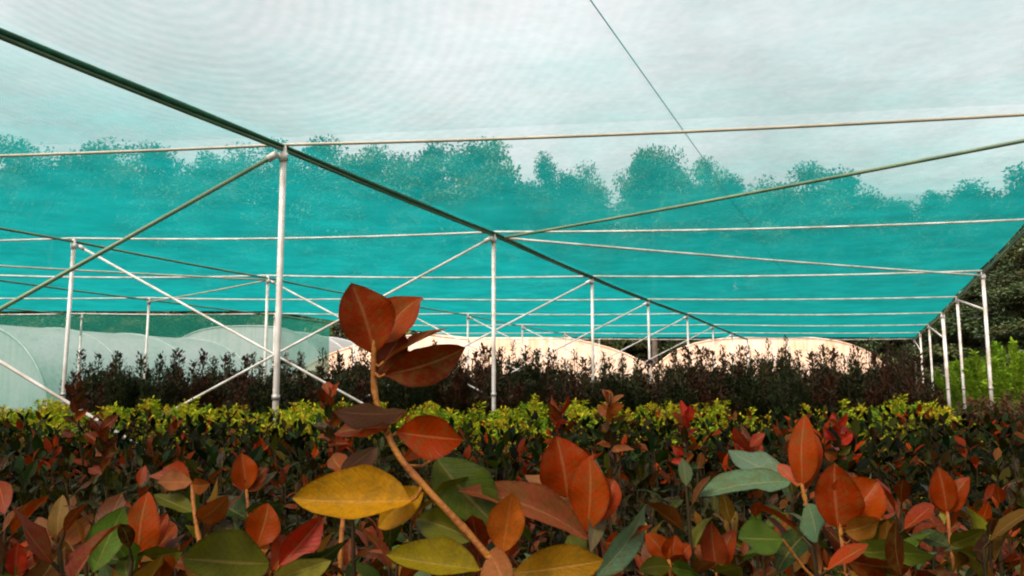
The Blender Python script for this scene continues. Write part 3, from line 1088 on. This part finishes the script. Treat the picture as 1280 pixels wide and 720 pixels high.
hero_plant('small red photinia tuft on a thin stalk at the far right',
    [(1196, 730, 1.05), (1190, 690, 1.06), (1184, 640, 1.08)],
    [(1184, 640, 1.08, 1176, 582, 1.08, 30, 0, RED, 1),
     (1185, 640, 1.08, 1204, 590, 1.08, 28, -20, RED, 0),
     (1184, 644, 1.08, 1160, 600, 1.1, 24, 20, DRED, 0),
     (1188, 680, 1.06, 1235, 668, 1.02, 30, 30, OLV, 0),
     (1190, 690, 1.06, 1250, 705, .98, 38, 50, lin(120, 116, 40, K), 2),
     (1188, 684, 1.06, 1140, 660, 1.1, 30, 40, DGR, 0)])
hero_plant('bright orange-red leaf cluster low between the centre and right-hand shoots',
    [(842, 735, .9), (838, 715, .91), (836, 700, .92)],
    [(836, 702, .92, 812, 662, .92, 28, 10, RED2, 0), (838, 702, .92, 846, 668, .92, 26, 0, RED, 1),
     (840, 704, .92, 866, 680, .93, 24, -20, RED, 0), (838, 708, .91, 800, 704, .88, 24, 20, OLV, 0),
     (840, 710, .9, 880, 715, .87, 30, 30, MGR, 2)])
hero_plant('brown-red upright leaves just left of the round green leaf at lower right',
    [(898, 735, .95), (896, 712, .96)],
    [(896, 712, .96, 884, 652, .96, 32, 0, lin(142, 56, 24, K), 1), (897, 712, .96, 912, 656, .97, 28, -14, RED, 0),
     (897, 714, .96, 868, 672, 1.0, 26, 20, BRN, 0), (898, 716, .95, 930, 700, .9, 34, 40, OLV, 2)])
hero_plant('large upright red photinia leaf near the lower left',
    [(178, 738, .84), (174, 715, .85), (171, 704, .86)],
    [(171, 706, .86, 174, 612, .86, 46, 0, RED2, 0), (172, 708, .86, 214, 640, .9, 26, -20, RED, 1),
     (174, 712, .86, 228, 648, .92, 22, -30, RED, 0), (172, 712, .85, 136, 684, .8, 34, 30, MGR, 2),
     (174, 716, .85, 128, 688, .86, 20, 10, RED, 0), (170, 704, .86, 100, 690, .84, 30, 46, DGR, 0),
     (173, 700, .86, 222, 690, .84, 36, 40, OLV, 0)])
hero_plant('pinkish-tan photinia leaves above the large red leaf at lower left',
    [(262, 735, 1.0), (250, 680, 1.02), (243, 640, 1.05), (240, 606, 1.08)],
    [(240, 602, 1.08, 194, 603, 1.06, 28, 30, PNK, 2), (241, 606, 1.08, 258, 612, 1.04, 22, 30, BRN, 0),
     (240, 606, 1.08, 186, 580, 1.14, 26, 20, RED, 0), (240, 606, 1.08, 210, 575, 1.14, 24, 0, RED, 1),
     (244, 640, 1.05, 196, 622, 1.08, 28, 40, OLV, 2), (246, 650, 1.05, 290, 632, 1.0, 30, 36, BRN, 0),
     (250, 680, 1.02, 300, 672, .98, 34, 44, DGR, 0)])
hero_plant('thin-stalked red photinia tip left of the yellow leaf',
    [(318, 690, 1.15), (312, 650, 1.2), (308, 612, 1.22)],
    [(308, 612, 1.22, 304, 565, 1.22, 32, 0, RED2, 1), (309, 614, 1.22, 330, 580, 1.23, 26, -20, DRED, 0),
     (308, 614, 1.22, 290, 592, 1.24, 18, 20, RED, 0), (310, 640, 1.2, 360, 618, 1.15, 30, 44, DGR, 2),
     (312, 650, 1.2, 262, 622, 1.2, 30, 40, DGR, 0)])
hero_plant('orange and crimson photinia leaves over a big olive leaf at lower left of centre',
    [(345, 740, .82), (336, 712, .83), (326, 688, .84)],
    [(320, 684, .84, 342, 630, .84, 44, 0, RED2, 0), (330, 694, .84, 312, 646, .86, 26, 10, ORG, 1),
     (350, 706, .82, 408, 648, .84, 38, 6, lin(170, 42, 18, K), 1), (336, 704, .83, 212, 708, .76, 66, 22, OLV, 2),
     (345, 725, .8, 404, 700, .76, 34, 30, lin(150, 148, 60, K), 0), (340, 712, .82, 372, 672, .86, 40, 10, RED, 0),
     (345, 722, .81, 440, 690, .86, 44, 40, DGR, 0)])
hero_plant('tan and rosy photinia leaves at the lower left corner',
    [(82, 735, .95), (76, 705, .96), (72, 680, .97)],
    [(72, 682, .97, 118, 650, .95, 28, 6, PNK, 0), (72, 680, .97, 70, 616, .98, 26, 0, lin(140, 108, 52, K), 0),
     (76, 700, .96, 20, 690, .92, 30, 34, BRN, 2), (78, 710, .95, 140, 668, 1.0, 34, 50, lin(88, 106, 82, K), 0),
     (74, 700, .96, 30, 640, 1.02, 30, 20, lin(120, 70, 30, K), 0)])
hero_plant('crimson leaf pair cut by the left edge',
    [(24, 740, .9), (20, 720, .9)],
    [(20, 720, .9, 18, 678, .9, 24, 0, lin(168, 40, 16, K), 1), (22, 722, .9, 40, 684, .92, 20, -20, RED, 0), (22, 724, .9, -20, 700, .88, 30, 30, OLV, 0)])
hero_plant('grey-mauve photinia leaf in the shade left of the tall stem',
    [(428, 660, 1.05), (430, 620, 1.08), (432, 588, 1.1)],
    [(430, 590, 1.1, 466, 560, 1.06, 30, 30, MAU, 0), (431, 592, 1.1, 408, 566, 1.14, 26, 20, BRN, 0),
     (430, 620, 1.08, 470, 600, 1.05, 30, 40, DGR, 2), (430, 640, 1.06, 385, 610, 1.1, 30, 40, OLV, 0)])
def cshift(c, r, a=.25):
    s = 1 + r.uniform(-a, a)
    return (c[0] * s, c[1] * s, c[2] * s, 1)
# mid-distance red tops standing over the yellow bed
for lab, px, py, dd, cols in [
    ('dark crimson photinia top in front of the yellow bed, right of the second post', 700, 500, 2.3, (lin(150, 34, 22, K), DRED)),
    ('pinkish-brown rounded photinia top poking over the yellow bed right of centre', 763, 486, 2.2, (PNK, BRN)),
    ('small red photinia top below the fourth post of the middle row', 856, 508, 2.6, (lin(160, 30, 16, K), DRED)),
    ('reddish photinia top directly left of the tallest shoot', 412, 478, 2.4, (DRED, lin(140, 54, 20, K))),
    ('little scarlet photinia top over the yellow bed at right', 1048, 514, 2.6, (lin(176, 36, 20, K), RED)),
    ('bronze photinia sprout standing up at the left edge of the yellow bed', 95, 470, 2.8, (lin(96, 40, 22, K), lin(70, 44, 22, K))),
    ('dark red photinia sprout at lower left of the first post', 128, 520, 2.2, (lin(90, 34, 18, K), DRED)),
    ('rust-red photinia sprout left of the upright red leaves', 935, 540, 1.9, (lin(140, 44, 22, K), DRED))]:
    rr = random.Random(int(px))
    lv = []
    k2 = 2.2 / dd
    for q in range(15):
        an = q * 2.4 + rr.uniform(-.4, .4)
        f = q / 14
        by = py + 62 * (1 - f) ** 1.1 + 16
        rad = (28 - 10 * f) * rr.uniform(.75, 1.1) * k2
        col = rr.choice(cols) if f > .5 or rr.random() < .25 else rr.choice((DGR, OLV, BRN, lin(60, 44, 22, K)))
        lv.append((px + rr.uniform(-2, 2), by, dd, px + math.cos(an) * rad, by - (4 + 22 * f * rr.uniform(.5, 1.2)) * k2, dd + math.sin(an) * .07, rr.uniform(11, 17) * k2, rr.uniform(10, 60) * rr.choice((-1, 1)), cshift(col, rr), rr.choice((0, 1, 2, 4))))
    hero_plant(lab, [(px + 6, py + 90, dd + .02), (px + 3, py + 50, dd), (px, py + 6, dd)], lv, .005, .0025, mat='twig')

# ------------------------------------------------------------------ filling photinia bed
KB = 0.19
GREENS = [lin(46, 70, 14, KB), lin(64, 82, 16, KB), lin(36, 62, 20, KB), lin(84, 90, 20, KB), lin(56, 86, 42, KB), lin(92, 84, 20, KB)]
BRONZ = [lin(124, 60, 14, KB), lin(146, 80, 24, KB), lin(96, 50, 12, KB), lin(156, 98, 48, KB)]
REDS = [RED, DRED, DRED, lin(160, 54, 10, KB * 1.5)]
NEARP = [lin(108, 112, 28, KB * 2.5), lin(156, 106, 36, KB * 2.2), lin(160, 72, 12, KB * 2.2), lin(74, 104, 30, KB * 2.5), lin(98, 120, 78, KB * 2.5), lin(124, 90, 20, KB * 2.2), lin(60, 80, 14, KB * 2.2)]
DARK = [lin(16, 22, 5, KB), lin(34, 48, 6, KB), lin(44, 50, 8, KB), lin(56, 44, 8, KB), lin(24, 52, 12, KB), lin(64, 70, 12, KB), lin(38, 64, 22, KB), lin(20, 30, 6, KB)]  # shade inside the dense middle bed, put into the leaf colours

def bed_plant(x, y, h, seed, joined, redness, dark):
    r = random.Random(seed)
    lab = ('low bronze-green photinia shrub filling the bed among the named red shoots' if not joined else
           'dim photinia shrub in the shaded middle of the bed before the yellow-green row')
    P = Plant(Vector((x, y, 0)), lab, 'near bed photinias' if not joined else 'shaded bed photinias')
    fo = MB()
    ns = r.randint(9, 12)
    main = Vector((x, y, h * .35))
    P.mb.tube([Vector((0, 0, 0)), main - P.o], [.008, .006], 5, False)
    for s in range(ns):
        an = s * 2.4 + r.uniform(-.4, .4)
        rr = r.uniform(.05, .24)
        e = Vector((x + math.cos(an) * rr, y + math.sin(an) * rr, h * r.uniform(.88, 1.0)))
        m1 = main.lerp(e, .5) + Vector((math.cos(an), math.sin(an), 0)) * .05
        path = [main, m1, e]
        P.mb.tube([q - P.o for q in path], [.005, .004, .002], 5, False)
        n = r.randint(11, 16)
        tipred = r.random() < redness
        tc = r.choice(REDS)
        for q in range(n):
            f = q / (n - 1)
            c = m1.lerp(e, .25 + .75 * f)
            a2 = q * 2.4 + an
            el = R(r.uniform(-15, 25) + 55 * f * f)
            ax = Vector((math.cos(a2) * math.cos(el), math.sin(a2) * math.cos(el), math.sin(el)))
            L = r.uniform(.045, .085) if joined else r.uniform(.04, .09) * (1.0 if f < .8 else .75)
            if f > .72 and tipred: col = cshift(tc, r)
            elif f > .5 and r.random() < (.1 if dark else .4): col = cshift(r.choice(BRONZ), r)
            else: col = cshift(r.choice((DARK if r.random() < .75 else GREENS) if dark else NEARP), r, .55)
            nrm = (Vector((0, 0, 1)) + rv(r) * .45).normalized()
            b0 = c + ax * .012
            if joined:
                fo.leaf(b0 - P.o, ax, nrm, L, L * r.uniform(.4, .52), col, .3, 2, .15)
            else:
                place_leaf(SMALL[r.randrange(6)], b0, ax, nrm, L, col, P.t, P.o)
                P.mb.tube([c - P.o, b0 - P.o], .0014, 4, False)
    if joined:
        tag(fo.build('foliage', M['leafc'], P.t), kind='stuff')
    P.done('twig')

r = random.Random(77)
y = .84
seed = 100
while y < 6.3:
    sp = .23 if y < 1.6 else .36 if y > 2 else .3
    hw = .64 * y + .35
    x = -hw + r.uniform(0, sp)
    while x < hw:
        xx, yy = x + r.uniform(-.08, .08), y + r.uniform(-.08, .08)
        h = 1.06 + r.uniform(-.07, .05) + (.02 if yy > 3 else 0)
        if yy < 1.5: h = 1.3 - yy * r.uniform(.145, .235)
        seed += 1
        x += sp
        if yy > 4.6 and r.random() < .45: continue
        if yy > 4.6: h = r.uniform(1.04, 1.17)
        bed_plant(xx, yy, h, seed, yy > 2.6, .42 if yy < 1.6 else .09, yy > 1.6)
    y += sp * .9
